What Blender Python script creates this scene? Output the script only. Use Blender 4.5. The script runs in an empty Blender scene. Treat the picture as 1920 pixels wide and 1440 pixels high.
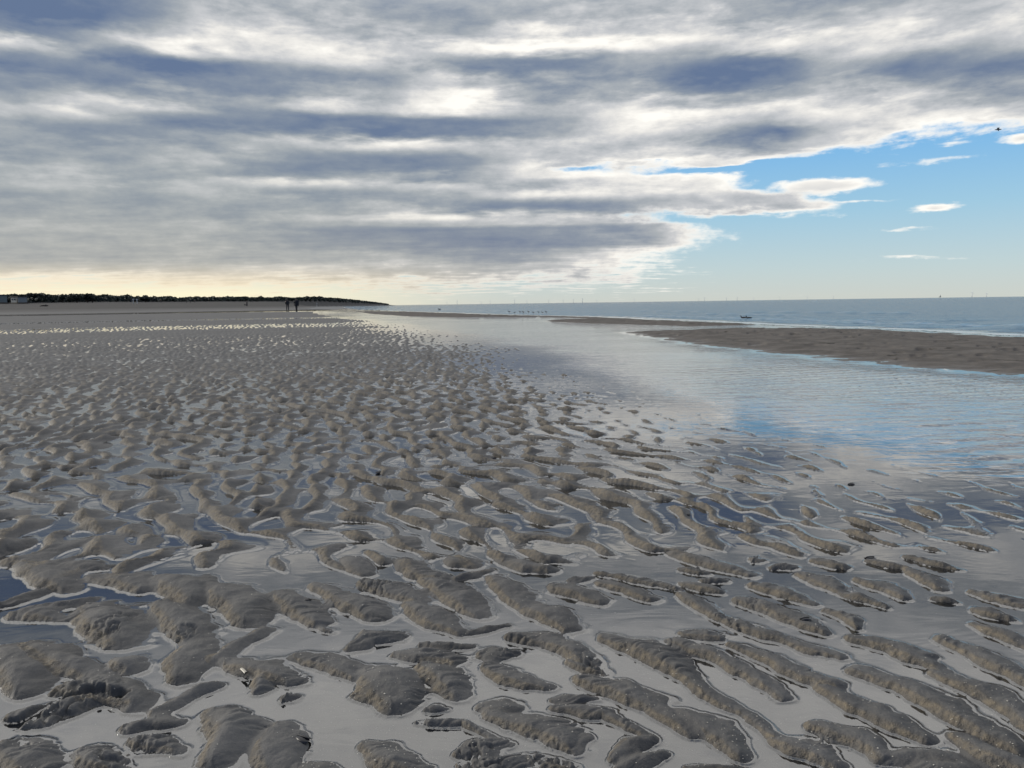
import bpy, math, random
import numpy as np
from mathutils import Matrix, Vector
random.seed(7)
scene = bpy.context.scene
C = scene.collection
R = math.radians

# ------------------------------------------------------------------ camera
EYE, FPX = 0.8, 1400.0            # eye height in metres, focal length in pixels of a 1920 px wide frame
PITCH, ROLL = math.atan((720 - 569.0) / FPX), math.atan(0.0138)
cam_d = bpy.data.cameras.new('camera'); cam = bpy.data.objects.new('camera', cam_d); C.objects.link(cam)
cam_d.sensor_width = 36; cam_d.lens = 36 * FPX / 1920; cam_d.clip_start = 0.05; cam_d.clip_end = 90000
cam.matrix_world = Matrix.Translation((0, 0, EYE)) @ Matrix.Rotation(math.pi / 2 - PITCH, 4, 'X') @ Matrix.Rotation(-ROLL, 4, 'Z')
cam_d.dof.use_dof = False
scene.camera = cam
CM = np.array(cam.matrix_world.to_3x3())

def ray(x, y):                    # direction of a point of the photograph
    v = CM @ np.array([x - 960.0, 720.0 - y, -FPX]); return v / np.linalg.norm(v)
def ground(x, y, z=0.0):          # where that direction meets the level z
    d = ray(x, y); s = (z - EYE) / d[2]; return (float(d[0] * s), float(d[1] * s))
def at(x, y, dist):               # point in that direction at a horizontal distance
    d = ray(x, y); s = dist / math.hypot(d[0], d[1]); return (float(d[0] * s), float(d[1] * s), float(EYE + d[2] * s))
def azel(x, y):
    d = ray(x, y); return math.atan2(d[0], d[1]), math.asin(d[2])
def pix(az, el):
    d = np.array([math.sin(az) * math.cos(el), math.cos(az) * math.cos(el), math.sin(el)]); c = CM.T @ d
    return 960 - FPX * c[0] / c[2], 720 + FPX * c[1] / c[2]

# ------------------------------------------------------------------ numpy noise
_rng = np.random.default_rng(11)
_tab = _rng.random((8, 256, 256)).astype(np.float32)
def vnoise(x, y, k=0):
    xi = np.floor(x); yi = np.floor(y); fx = (x - xi).astype(np.float32); fy = (y - yi).astype(np.float32)
    xi = xi.astype(np.int64); yi = yi.astype(np.int64); t = _tab[k % 8]
    fx = fx * fx * fx * (fx * (fx * 6 - 15) + 10); fy = fy * fy * fy * (fy * (fy * 6 - 15) + 10)
    a = t[xi & 255, yi & 255]; b = t[(xi + 1) & 255, yi & 255]; c = t[xi & 255, (yi + 1) & 255]; d = t[(xi + 1) & 255, (yi + 1) & 255]
    return ((a + (b - a) * fx) * (1 - fy) + (c + (d - c) * fx) * fy) * 2 - 1
def fbm(x, y, o=3, k=0):
    s = 0; a = 1; n = 0
    for i in range(o):
        s = s + a * vnoise(x * 2 ** i + 17.3 * i, y * 2 ** i + 9.1 * i, k + i); n += a; a *= .5
    return s / n
def ss(a, b, x):
    t = np.clip((x - a) / (b - a), 0, 1); return t * t * (3 - 2 * t)

# ------------------------------------------------------------------ node helpers
class NT:
    def __init__(s, t): s.t = t; s.n = t.nodes; s.l = t.links; s.n.clear()
    def node(s, kind, **kw):
        n = s.n.new(kind)
        for k, v in kw.items():
            if k.startswith('i_'): s.set(n, k[2:].replace('_', ' '), v)
            else: setattr(n, k, v)
        return n
    def put(s, sock, v):
        if isinstance(v, bpy.types.NodeSocket): s.l.new(v, sock)
        else: sock.default_value = v
    def set(s, n, name, v): s.put(n.inputs[name], v)
    def m(s, op, a, b=None, c=None, clamp=False):
        n = s.n.new('ShaderNodeMath'); n.operation = op; n.use_clamp = clamp; s.put(n.inputs[0], a)
        if b is not None: s.put(n.inputs[1], b)
        if c is not None: s.put(n.inputs[2], c)
        return n.outputs[0]
    def mr(s, v, a, b, c=0.0, d=1.0, kind='SMOOTHSTEP'):
        n = s.n.new('ShaderNodeMapRange'); n.interpolation_type = kind; s.put(n.inputs[0], v)
        for i, q in enumerate((a, b, c, d)): s.put(n.inputs[i + 1], q)
        return n.outputs[0]
    def mix(s, f, a, b):
        n = s.n.new('ShaderNodeMix'); n.data_type = 'RGBA'; s.put(n.inputs[0], f); s.put(n.inputs[6], a); s.put(n.inputs[7], b); return n.outputs[2]
    def noise(s, vec, scale, detail=3.0, rough=0.5, dist=0.0):
        n = s.n.new('ShaderNodeTexNoise'); s.put(n.inputs['Vector'], vec); s.put(n.inputs['Scale'], scale)
        n.inputs['Detail'].default_value = detail; n.inputs['Roughness'].default_value = rough; n.inputs['Distortion'].default_value = dist
        return n.outputs[0]
    def comb(s, x, y, z=0.0):
        n = s.n.new('ShaderNodeCombineXYZ')
        for i, q in enumerate((x, y, z)): s.put(n.inputs[i], q)
        return n.outputs[0]
    def sep(s, v):
        n = s.n.new('ShaderNodeSeparateXYZ'); s.put(n.inputs[0], v); return n.outputs
    def ramp(s, f, stops, interp='LINEAR'):
        n = s.n.new('ShaderNodeValToRGB'); s.put(n.inputs[0], f); cr = n.color_ramp; cr.interpolation = interp
        while len(cr.elements) > 1: cr.elements.remove(cr.elements[-1])
        cr.elements[0].position = stops[0][0]; cr.elements[0].color = stops[0][1]
        for p, c in stops[1:]:
            e = cr.elements.new(p); e.color = c
        return n.outputs[0]
    def attr(s, name):
        n = s.n.new('ShaderNodeAttribute'); n.attribute_name = name; return n.outputs['Fac']
def lin(r, g, b, k=1.0):
    f = lambda c: (c / 255 / 12.92 if c <= 10 else ((c / 255 + .055) / 1.055) ** 2.4) * k
    return (f(r), f(g), f(b), 1)

# ------------------------------------------------------------------ sun and sky
SUN_EL, SUN_AZ = R(17), R(-76)
#SKYBEGIN
# thickness of the cloud deck (0 thin and bright .. 9 thick) and how far it covers the blue, over the part of the sky the view takes in
X17 = list(range(0, 1921, 120))
THICK = {
  -120: [5,5,6,5,4,5,6,5,4,5,6,5,4,5,5,4,4],
  -40: [6,7,6,4,5,5,6,5,4,5,4,5,5,5,4,5,4],
    0: [8,8,7,4,4,5,5,5,4,5,4,4,4,5,4,4,3],
   30: [9,9,8,3,3,4,5,5,4,4,4,3,5,4,3,4,3],
   60: [4,6,5,2,2,3,4,5,2,3,2,1,3,3,3,3,2],
   88: [1,2,2,0,1,2,3,2,0,1,0,3,1,1,2,3,4],
  118: [7,8,8,9,5,2,3,5,7,7,6,8,9,5,7,7,8],
  148: [5,5,5,7,7,7,5,2,5,6,5,7,7,4,5,6,6],
  180: [4,4,4,5,5,4,4,1,4,5,4,5,4,3,3,4,4],
  203: [3,1,2,3,4,1,3,0,3,4,1,2,2,1,2,2,2],
  228: [4,5,6,7,8,9,7,7,6,4,1,2,5,2,2,2,2],
  245: [5,6,6,6,6,7,9,6,6,3,1,4,9,3,2,2,1],
  272: [5,5,5,4,3,2,1,3,3,3,4,6,6,2,1,1,1],
  300: [5,5,5,3,5,7,7,7,3,3,2,2,1,0,0,0,0],
  316: [4,4,5,5,6,7,7,7,2,1,1,1,0,0,0,0,0],
  331: [3,4,5,5,5,5,4,5,3,1,1,1,0,0,0,0,0],
  345: [4,3,5,1,0,2,3,2,4,4,2,2,0,0,0,0,0],
  365: [5,5,5,6,6,6,5,5,2,1,2,2,3,1,0,0,0],
  387: [5,5,5,4,4,5,4,6,7,7,6,4,6,1,0,0,0],
  408: [5,4,4,5,5,3,2,1,3,2,3,1,0,0,0,0,0],
  419: [4,4,4,4,4,4,4,3,3,3,4,1,0,0,0,0,0],
  430: [3,3,4,4,4,6,7,7,6,6,7,2,0,0,0,0,0],
  455: [5,4,5,4,5,6,6,7,7,6,5,1,0,0,0,0,0],
  480: [5,5,5,4,5,5,4,6,6,3,1,0,0,0,0,0,0],
  500: [4,4,4,4,3,3,4,4,4,3,1,0,0,0,0,0,0],
  520: [1,1,2,2,2,3,3,3,3,3,2,1,0,0,0,0,0],
  545: [0,0,1,1,2,2,3,3,3,3,2,1,0,0,0,0,0],
  560: [0,0,1,1,2,3,3,3,3,3,2,1,0,0,0,0,0]}
def full(x0, *tail): return [(-200, 9), (x0, 9)] + list(tail)
COVER = {
  -120: full(1920), -40: full(1920), 0: full(1920), 30: full(1920), 60: full(1920), 88: full(1920), 118: full(1920), 148: full(1920),
  180: full(1860, (1940, 6)), 203: full(1800, (1920, 8)), 228: full(1560, (1800, 8), (1920, 6)),
  245: full(1470, (1560, 8), (1700, 7), (1780, 5), (1920, 3)),
  272: full(1500, (1560, 7), (1620, 4.5), (1680, 3.5), (1780, 2), (1860, 3.5), (1920, 3)),
  300: full(1330, (1400, 8), (1450, 5), (1500, 3), (1560, 1), (1680, 1), (1720, 3), (1790, 3), (1840, 0)),
  316: full(950, (1040, 5), (1090, 2), (1150, 3), (1220, 1), (1330, 1), (1400, 0)),
  331: full(1000, (1150, 7), (1220, 7), (1300, 9), (1370, 8), (1410, 4), (1440, 0)),
  345: full(1300, (1350, 5), (1400, 3), (1450, 2), (1500, 0)),
  365: full(1420, (1500, 6), (1540, 3), (1600, 2), (1680, 1), (1750, 0)),
  387: full(1470, (1520, 7), (1560, 3), (1620, 2), (1680, 0)),
  408: full(1050, (1140, 5), (1220, 3), (1380, 2.5), (1500, 4), (1560, 3), (1620, 0)),
  419: full(1180, (1250, 6), (1300, 4), (1380, 2), (1500, 1)),
  430: full(1270, (1330, 8), (1390, 5), (1450, 3), (1520, 3), (1600, 1)),
  455: full(1190, (1260, 7), (1320, 3), (1400, 2.5), (1560, 1)),
  480: full(1080, (1150, 6.5), (1210, 4.5), (1290, 3), (1400, 1)),
  500: [(-200, 8), (960, 8), (1060, 7), (1150, 4), (1220, 5), (1300, 3), (1400, 1)],
  520: [(-200, 6), (400, 6), (960, 6), (1080, 5), (1180, 5), (1260, 3), (1400, 2), (1700, 2)],
  545: [(-200, 4), (400, 4.5), (960, 4.4), (1180, 3.5), (1320, 3), (1420, 2)],
  560: [(-200, 3), (400, 3), (960, 2.5), (1180, 2), (1320, 2)]}
def table(tab, x, y):
    ys = sorted(tab); y = min(max(y, ys[0]), ys[-1])
    for a, b in zip(ys, ys[1:]):
        if a <= y <= b: break
    def row(k):
        r = tab[k]
        if not isinstance(r[0], tuple): r = list(zip(X17, r))
        return float(np.interp(x, [q[0] for q in r], [q[1] for q in r]))
    t = (y - a) / (b - a); return (row(a) * (1 - t) + row(b) * t) / 9
world = bpy.data.worlds.new('World'); scene.world = world; world.use_nodes = True
w = NT(world.node_tree)
geo = w.node('ShaderNodeTexCoord').outputs['Generated']
dx, dy, dz = w.sep(geo)
az = w.m('ARCTAN2', dx, dy); el = w.m('ARCSINE', dz)
zc = w.m('ADD', w.m('MAXIMUM', dz, 0.0), 0.07)
px, py = w.m('DIVIDE', dx, zc), w.m('DIVIDE', dy, zc)
# the cloud deck is level, so its lumps are laid out on a level plane and shrink into streaks towards the horizon
deck = w.comb(w.m('MULTIPLY', px, 0.55), w.m('MULTIPLY', py, 1.0), 0.3)
n_big = w.noise(deck, 1.1, 4, 0.5, 0.3)
n_fine = w.noise(deck, 3.6, 5, 0.55, 0.1)
n_lump = w.noise(w.comb(w.m('MULTIPLY', az, 9.0), w.m('MULTIPLY', el, 38.0), 4.0), 1.6, 5, 0.55, 0.2)
n_puff = w.noise(w.comb(w.m('MULTIPLY', az, 1.0), w.m('MULTIPLY', el, 2.2), 1.0), 30, 4, 0.62, 0.0)
np_ = w.m('SUBTRACT', n_puff, 0.5)
nb = w.m('SUBTRACT', n_big, 0.5); nf = w.m('SUBTRACT', n_fine, 0.5); nl = w.m('SUBTRACT', n_lump, 0.5)
warp_el = w.m('MULTIPLY_ADD', nl, w.m('MULTIPLY_ADD', el, 0.075, 0.003), w.m('MULTIPLY_ADD', nf, w.m('MULTIPLY_ADD', el, 0.05, 0.001), el))
warp_az = w.m('MULTIPLY_ADD', nb, 0.07, w.m('MULTIPLY_ADD', nl, 0.07, az))
t_az = w.mr(warp_az, -R(40), R(40), 0, 1, 'LINEAR')
prev = None
rows = sorted(THICK, reverse=True)
for i, yr in enumerate(rows):
    e = azel(960, yr)[1]
    stops = []
    for k in range(32):
        a = R(-40) + R(80) * k / 31
        x, y = pix(a, e)
        T, G = table(THICK, x, y), table(COVER, x, y)
        stops.append((k / 31, (T, G, 0, 1)))
    c = w.ramp(t_az, stops)
    if prev is None: prev, pe = c, e
    else:
        prev = w.mix(w.mr(warp_el, pe, e), prev, c); pe = e
TG = w.sep(prev)
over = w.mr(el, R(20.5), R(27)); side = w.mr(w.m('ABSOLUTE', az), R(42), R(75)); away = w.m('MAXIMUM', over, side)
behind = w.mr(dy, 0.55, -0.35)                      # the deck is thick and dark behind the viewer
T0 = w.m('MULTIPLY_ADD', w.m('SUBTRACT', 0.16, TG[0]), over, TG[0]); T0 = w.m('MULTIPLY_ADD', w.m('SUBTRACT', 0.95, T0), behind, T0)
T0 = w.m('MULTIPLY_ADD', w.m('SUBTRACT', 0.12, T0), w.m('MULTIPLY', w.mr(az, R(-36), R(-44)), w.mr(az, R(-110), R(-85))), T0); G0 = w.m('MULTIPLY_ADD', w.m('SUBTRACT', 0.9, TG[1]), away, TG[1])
T = w.m('ADD', w.m('MULTIPLY_ADD', T0, 1.06, -0.02), w.m('ADD', w.m('MULTIPLY', nf, 0.30), w.m('ADD', w.m('MULTIPLY', nb, 0.18), w.m('MULTIPLY_ADD', np_, 0.34, w.m('MULTIPLY', nl, 0.42)))))
cov_n = w.m('ADD', G0, w.m('ADD', w.m('MULTIPLY', np_, 0.55), w.m('MULTIPLY_ADD', w.m('MULTIPLY', nf, w.mr(el, R(5), R(1), 0, 1)), 0.9, w.m('MULTIPLY', nl, 0.4))))
# lone clouds in the blue
lone = None
for x0, y0, wd, hg in [(1543, 350, 112, 19), (1500, 352, 60, 13), (1756, 388, 50, 10), (1700, 271, 46, 8), (1795, 270, 44, 7), (1700, 429, 90, 5),
                       (1185, 494, 70, 5), (1245, 495, 60, 5), (1915, 262, 44, 11), (1750, 302, 130, 7), (1590, 378, 110, 5), (1720, 484, 130, 5), (1540, 405, 90, 5)]:
    a, e = azel(x0, y0)
    mp = w.node('ShaderNodeMapping', vector_type='TEXTURE')
    w.put(mp.inputs[0], w.comb(w.m('MULTIPLY_ADD', nl, 0.03, az), w.m('MULTIPLY_ADD', nl, 0.020, w.m('MULTIPLY_ADD', nf, 0.010, el))))
    mp.inputs[1].default_value = (a, e, 0); mp.inputs[3].default_value = (wd / FPX, hg / FPX, 1)
    g = w.node('ShaderNodeTexGradient', gradient_type='SPHERICAL'); w.put(g.inputs[0], mp.outputs[0])
    v = w.m('MULTIPLY', g.outputs['Fac'], 2.3 if hg > 15 else (1.6 if hg > 9 else 0.62))
    lone = v if lone is None else w.m('MAXIMUM', lone, v)
cover = w.m('MAXIMUM', w.mr(cov_n, 0.38, 0.66), w.m('MULTIPLY', w.mr(w.m('MULTIPLY_ADD', nl, 0.8, w.m('MULTIPLY_ADD', np_, 2.1, lone)), 0.15, 1.15), w.mr(lone, 0.05, 0.4)))
cover = w.m('MULTIPLY', cover, w.mr(el, -0.02, 0.008))
edge = w.mr(cov_n, 0.42, 0.80)                       # cloud margins are thin and bright
T = w.m('MULTIPLY', T, w.m('MULTIPLY_ADD', edge, 0.70, 0.30))
T = w.m('ADD', T, w.m('MULTIPLY', w.mr(lone, 0.5, 1.8), 0.22))
K = 10.0                                             # the world strength is 0.1
T = w.m('MULTIPLY_ADD', w.m('SUBTRACT', w.mr(T, 0.02, 0.96), T), 0.32, T)
cloud = w.ramp(w.m('MULTIPLY', T, 1.0, clamp=True), [(0.05, lin(252, 249, 242)), (0.16, lin(228, 226, 222)), (0.30, lin(194, 196, 199)), (0.47, lin(163, 169, 175)), (0.66, lin(133, 144, 159)), (0.95, lin(98, 116, 146))])
# light that has come a long way is warm: low in the sky, most of all towards the sun
low = w.mr(el, R(0.2), R(9), 1, 0); left = w.mr(az, R(-30), R(16), 1, 0)
warm = w.m('MULTIPLY', low, w.m('MULTIPLY_ADD', left, 0.75, 0.25))
cloud = w.mix(w.m('MULTIPLY', w.mr(el, R(19.5), R(27)), w.m('SUBTRACT', 1.0, behind)), cloud, w.mix(0.45, cloud, (1.28, 1.28, 1.29, 1)))     # unseen deck overhead, brightened to lift the sand and the pool reflections
cloud = w.mix(w.m('MULTIPLY', warm, 0.36), cloud, w.mix(0.55, cloud, lin(255, 228, 180)))
cloud = w.mix(w.m('MULTIPLY', w.m('MULTIPLY', w.mr(az, R(12), R(-24)), w.mr(el, R(17), R(6))), 0.55), cloud, w.mix(0.5, cloud, lin(160, 166, 160)))
cloud = w.mix(w.m('MULTIPLY', w.m('MULTIPLY', w.mr(el, R(1.3), R(3.4), 1, 0), w.mr(az, R(-20), R(5), 1, 0)), 0.45), cloud, lin(252, 228, 180))
sky = w.node('ShaderNodeTexSky', sky_type='NISHITA', sun_disc=False, sun_elevation=SUN_EL, sun_rotation=SUN_AZ, altitude=0, air_density=1.0, dust_density=1.0, ozone_density=1.6)
clear = w.mix(0.85, sky.outputs[0], w.ramp(w.mr(el, 0, R(22), 0, 1, 'LINEAR'), [(0, lin(206, 211, 205, K)), (0.10, lin(190, 209, 214, K)), (0.28, lin(156, 199, 224, K)), (0.55, lin(104, 176, 234, K)), (1, lin(62, 138, 222, K))]))
glow = w.m('MULTIPLY', w.mr(el, R(0.5), R(3.2), 1, 0), w.mr(az, R(-24), R(2), 1, 0))
clear = w.mix(w.m('MULTIPLY', glow, 0.92), clear, lin(255, 243, 206, K))
sc = w.node('ShaderNodeVectorMath', operation='SCALE'); w.put(sc.inputs[0], cloud); sc.inputs[3].default_value = K
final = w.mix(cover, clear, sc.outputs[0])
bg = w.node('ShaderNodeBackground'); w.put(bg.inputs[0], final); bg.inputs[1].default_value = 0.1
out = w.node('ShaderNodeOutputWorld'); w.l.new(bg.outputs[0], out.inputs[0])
#SKYEND
sun_d = bpy.data.lights.new('sun', 'SUN'); sun_d.energy = 2.3; sun_d.angle = R(20); sun_d.color = (1, 0.94, 0.84)
sun = bpy.data.objects.new('sun', sun_d); C.objects.link(sun)
sd = Vector((math.sin(SUN_AZ) * math.cos(SUN_EL), math.cos(SUN_AZ) * math.cos(SUN_EL), math.sin(SUN_EL)))
sun.rotation_euler = sd.to_track_quat('Z', 'Y').to_euler()
scene.view_settings.view_transform = 'Standard'; scene.view_settings.look = 'None'
scene.view_settings.exposure = 0.12; scene.view_settings.gamma = 1
#REST
# ------------------------------------------------------------------ outlines on the ground, traced where the water meets the sand
def dist_poly(X, Y, pts, closed=False):
    """unsigned distance to a polyline"""
    P = np.array(pts, np.float32); best = np.full(X.shape, 1e9, np.float32)
    idx = list(zip(range(len(P) - 1), range(1, len(P)))) + ([(len(P) - 1, 0)] if closed else [])
    for i, j in idx:
        ax, ay = P[i]; bx, by = P[j]; ex, ey = bx - ax, by - ay; L = ex * ex + ey * ey + 1e-12
        t = np.clip(((X - ax) * ex + (Y - ay) * ey) / L, 0, 1)
        best = np.minimum(best, (X - ax - t * ex) ** 2 + (Y - ay - t * ey) ** 2)
    return np.sqrt(best)
def inside(X, Y, pts):
    P = np.array(pts, np.float64); r = np.zeros(X.shape, bool); j = len(P) - 1
    for i in range(len(P)):
        xi, yi = P[i]; xj, yj = P[j]
        if yi != yj:
            r ^= ((yi > Y) != (yj > Y)) & (X < (xj - xi) * (Y - yi) / (yj - yi) + xi)
        j = i
    return r
def sdist(X, Y, pts):
    d = dist_poly(X, Y, pts, True); return np.where(inside(X, Y, pts), d, -d)

# main rippled flat: its edge along the channel, seen from near to far
flat_edge = [ground(*p) for p in [(1990, 1010), (1920, 965), (1780, 930), (1640, 905), (1500, 868), (1340, 838), (1200, 800), (1140, 762), (1090, 728), (1010, 700), (960, 688), (985, 664), (900, 648), (850, 634), (790, 621),
                                  (735, 612), (700, 603), (640, 598), (600, 593), (560, 589)]]
x0, y0 = flat_edge[0]; x1, y1 = flat_edge[-1]
flat_poly = [(x0 + 9, y0 - 5.0), (x0 + 1.2, y0 - 0.55)] + flat_edge + [(x1 - 12, y1 + 70), (-3000, 2500), (-4000, -4000), (4000, -4000), (60, -20)]
bar_a = [ground(*p) for p in [(1165, 623), (1210, 631), (1300, 645), (1440, 661), (1540, 670), (1620, 680), (1700, 687), (1780, 695), (1920, 703), (2150, 722), (2600, 790)]] + \
        [(60, 18), (40, 24)] + [ground(x, y, 0.06) for x, y in [(1920, 627), (1860, 625), (1760, 619), (1660, 614), (1560, 611), (1400, 610.5), (1340, 612), (1250, 615)]]
bar_b = [ground(*p) for p in [(655, 583), (700, 589), (760, 593), (860, 595), (1000, 594.5), (1120, 597), (1010, 601.5), (1060, 605), (1150, 608), (1300, 612), (1410, 609.5)]] + \
        [ground(x, y, 0.05) for x, y in [(1430, 606), (1330, 602), (1250, 599), (1120, 593), (960, 590), (780, 584)]]
X_SHORE = [(1.0, -6.0)]

# ------------------------------------------------------------------ one polar sheet of ground round the viewer
def ring_radii():
    rad = []
    rad += list(np.linspace(0.25, 0.95, 30))
    y = 1440 + 120; rr = 0.95
    k = 1.12                                     # step in photograph pixels
    ang0 = math.atan(EYE / 0.97)
    a = ang0
    while True:
        rr = EYE / math.tan(a)
        if rr > 260: break
        rad.append(rr)
        a -= k / FPX * math.cos(a - PITCH) ** 2
        if a < 0.003: break
    while rr < 4200:
        rr *= 1.022; rad.append(rr)
    return np.array(rad)
def azimuths(step):
    fine = np.arange(-R(38.5), R(38.5), step); out = list(fine); a = fine[-1]; s = step
    while a < math.pi - s: s = min(s * 1.06, R(2.5)); a += s; out.append(a)
    hi = [v for v in out if v < math.pi - 0.01]
    a = fine[0]; s = step; neg = []
    while a > -math.pi + s: s = min(s * 1.06, R(2.5)); a -= s; neg.append(a)
    neg = [v for v in neg if v > -math.pi + 0.02]
    return np.array(neg[::-1] + hi)
RAD = ring_radii(); AZ = azimuths(0.00098)
NR, NA = len(RAD), len(AZ)
rg, ag = np.meshgrid(RAD, AZ, indexing='ij')
Xg = (rg * np.sin(ag)).astype(np.float32); Yg = (rg * np.cos(ag)).astype(np.float32); rg = rg.astype(np.float32); ag = ag.astype(np.float32)
print('grid', NR, NA, NR * NA)

# foot of the dunes, far off on the left: azimuth, distance, height of the foot, height of the top
FOOT = []
for xp, D, yf, yt in [(-400, 260, 569, 551), (0, 330, 568.5, 557), (60, 335, 568.5, 557), (130, 350, 567, 558), (200, 370, 566, 558), (300, 430, 566, 561), (400, 520, 565.5, 561), (500, 640, 565.5, 560), (560, 740, 566, 559.5), (600, 820, 566.5, 559), (640, 900, 568, 562.5), (680, 1050, 569.5, 566), (720, 1300, 570.8, 568.8), (760, 1700, 571.2, 570.4)]:
    a = azel(xp, yf)[0]; FOOT.append((a, D, at(xp, yf, D)[2], at(xp, yt, D)[2]))
FA = np.array([f[0] for f in FOOT])
def foot(a): return [np.interp(a, FA, [f[k] for f in FOOT]) for k in (1, 2, 3)]

def level(X, Y, r, a):
    """height of the standing water, a few centimetres up where pools perch on the flat"""
    return 0.22 * ss(60, 112, r) * ss(R(-11.5), R(-15), a) + 0.004 * fbm(X * 0.9, Y * 0.9, 2, 5) * ss(0.2, 1.5, SD)
CREST = np.array([0.45, -0.893]); NORM = np.array([0.893, 0.45])
def ripples(X, Y):
    rng = np.random.default_rng(5)
    re = np.zeros(X.shape, np.float32); im = np.zeros(X.shape, np.float32)
    turn = 0.25 * fbm(X / 1.9, Y / 1.9, 2, 3)
    Xw = X + 0.045 * fbm(X / 0.30, Y / 0.30, 2, 1); Yw = Y + 0.045 * fbm(X / 0.30 + 7, Y / 0.30, 2, 2)
    Xw = Xw + 0.25 * fbm(X / 2.2, Y / 2.2, 2, 6)
    base = math.atan2(NORM[1], NORM[0])
    tot = 0
    for i in range(44):
        th = base + rng.normal(0, R(24)); lam = 0.158 * math.exp(rng.normal(0, 0.16)); am = rng.uniform(.6, 1.2)
        if i % 5 == 4: th = base + rng.normal(0, R(50)); lam *= 1.15; am *= .7
        k = 2 * math.pi / lam; ph = rng.uniform(0, 6.283)
        q = (k * math.cos(th)) * Xw + (k * math.sin(th)) * Yw + ph
        re += am * np.cos(q); im += am * np.sin(q); tot += am * am
    sc = math.sqrt(tot / 2)
    brk = np.zeros(X.shape, np.float32)                      # a second train across the first breaks the crests into mounds
    for i in range(14):
        th = base + math.pi / 2 + rng.normal(0, R(24)); k = 2 * math.pi / (0.215 * math.exp(rng.normal(0, .16)))
        brk += np.cos((k * math.cos(th)) * Xw + (k * math.sin(th)) * Yw + rng.uniform(0, 6.283))
    return re / sc, im / sc, brk / math.sqrt(7)
SD = sdist(Xg, Yg, flat_poly)
SD = SD + 0.25 * fbm(Xg / 1.5, Yg / 1.5, 3, 4) * np.clip(rg / 6, 0.25, 4)
near = rg < 75
shp = Xg.shape
rip = np.zeros(shp, np.float32); lee = np.zeros(shp, np.float32); 
nrow = int(near[:, 0].sum())
re, im, brk = ripples(Xg[:nrow], Yg[:nrow])
A = np.sqrt(re * re + im * im) + 1e-6; c = re / A; s_ = im / A
Ac = np.clip(A, 0, 2.2) ** 0.65
prof = np.cos(np.arctan2(im, re) + 0.75 * c)
rip[:nrow] = 0.5 * Ac * prof + (0.20 - 0.10 * ss(R(-6), R(16), ag[:nrow])) * brk
lee[:nrow] = ss(0.05, 0.5, -s_ ) * ss(-0.4, 0.3, c)
H = 0.014                                         # half height of a ripple
relief = 0.45 * fbm(Xg / 0.75, Yg / 0.75, 3, 2) + 0.35 * fbm(Xg / 2.6, Yg / 2.6, 2, 6)
far_soft = 1 - ss(38, 70, rg)
side = ss(R(-3), R(24), ag) * (1 - ss(3.0, 6.5, rg))      # fewer, lower crests towards the right foreground
off = -1.0 + 1.35 * ss(-0.5, 1.3, SD) - 0.12 * ss(2.5, 4, rg) * (1 - ss(6, 9, rg)) + 0.30 * ss(8, 12, rg) * ss(0.5, 3, SD) - 0.04 * side + 0.20 * ss(4, 14, rg) * ss(R(5), R(-20), ag)
off = np.where(SD < -0.2, off - 4.0 * ss(-0.2, -1.3, SD), off)
LV = level(Xg, Yg, rg, ag)
cut = ss(-0.1, 0.5, fbm(Xg / 0.19 + 3, Yg / 0.17, 2, 1)) * 0.4
S = LV + H * (rip * 1.75 * far_soft + relief + off - cut * far_soft)
# pools lying across the left of the flat, smooth sand between them
pr = rg * (1 + 0.10 * (ag + 0.5)) + 1.2 * fbm(Xg / 18, Yg / 30, 2, 3)
def band(a, b, e): return ss(a - e, a + e, pr) * (1 - ss(b - e, b + e, pr))
zoneL = ss(R(-8), R(-15), ag)
smooth_zone = ss(19, 26, pr) * zoneL
S = np.where(smooth_zone > 0, S * (1 - smooth_zone) + smooth_zone * (LV + 0.016 + H * rip * 0.75 * far_soft - 0.013 * band(30, 38, 1.5) - 0.013 * band(50, 59, 2.5) - 0.024 * band(95, 135, 4)), S)
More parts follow.
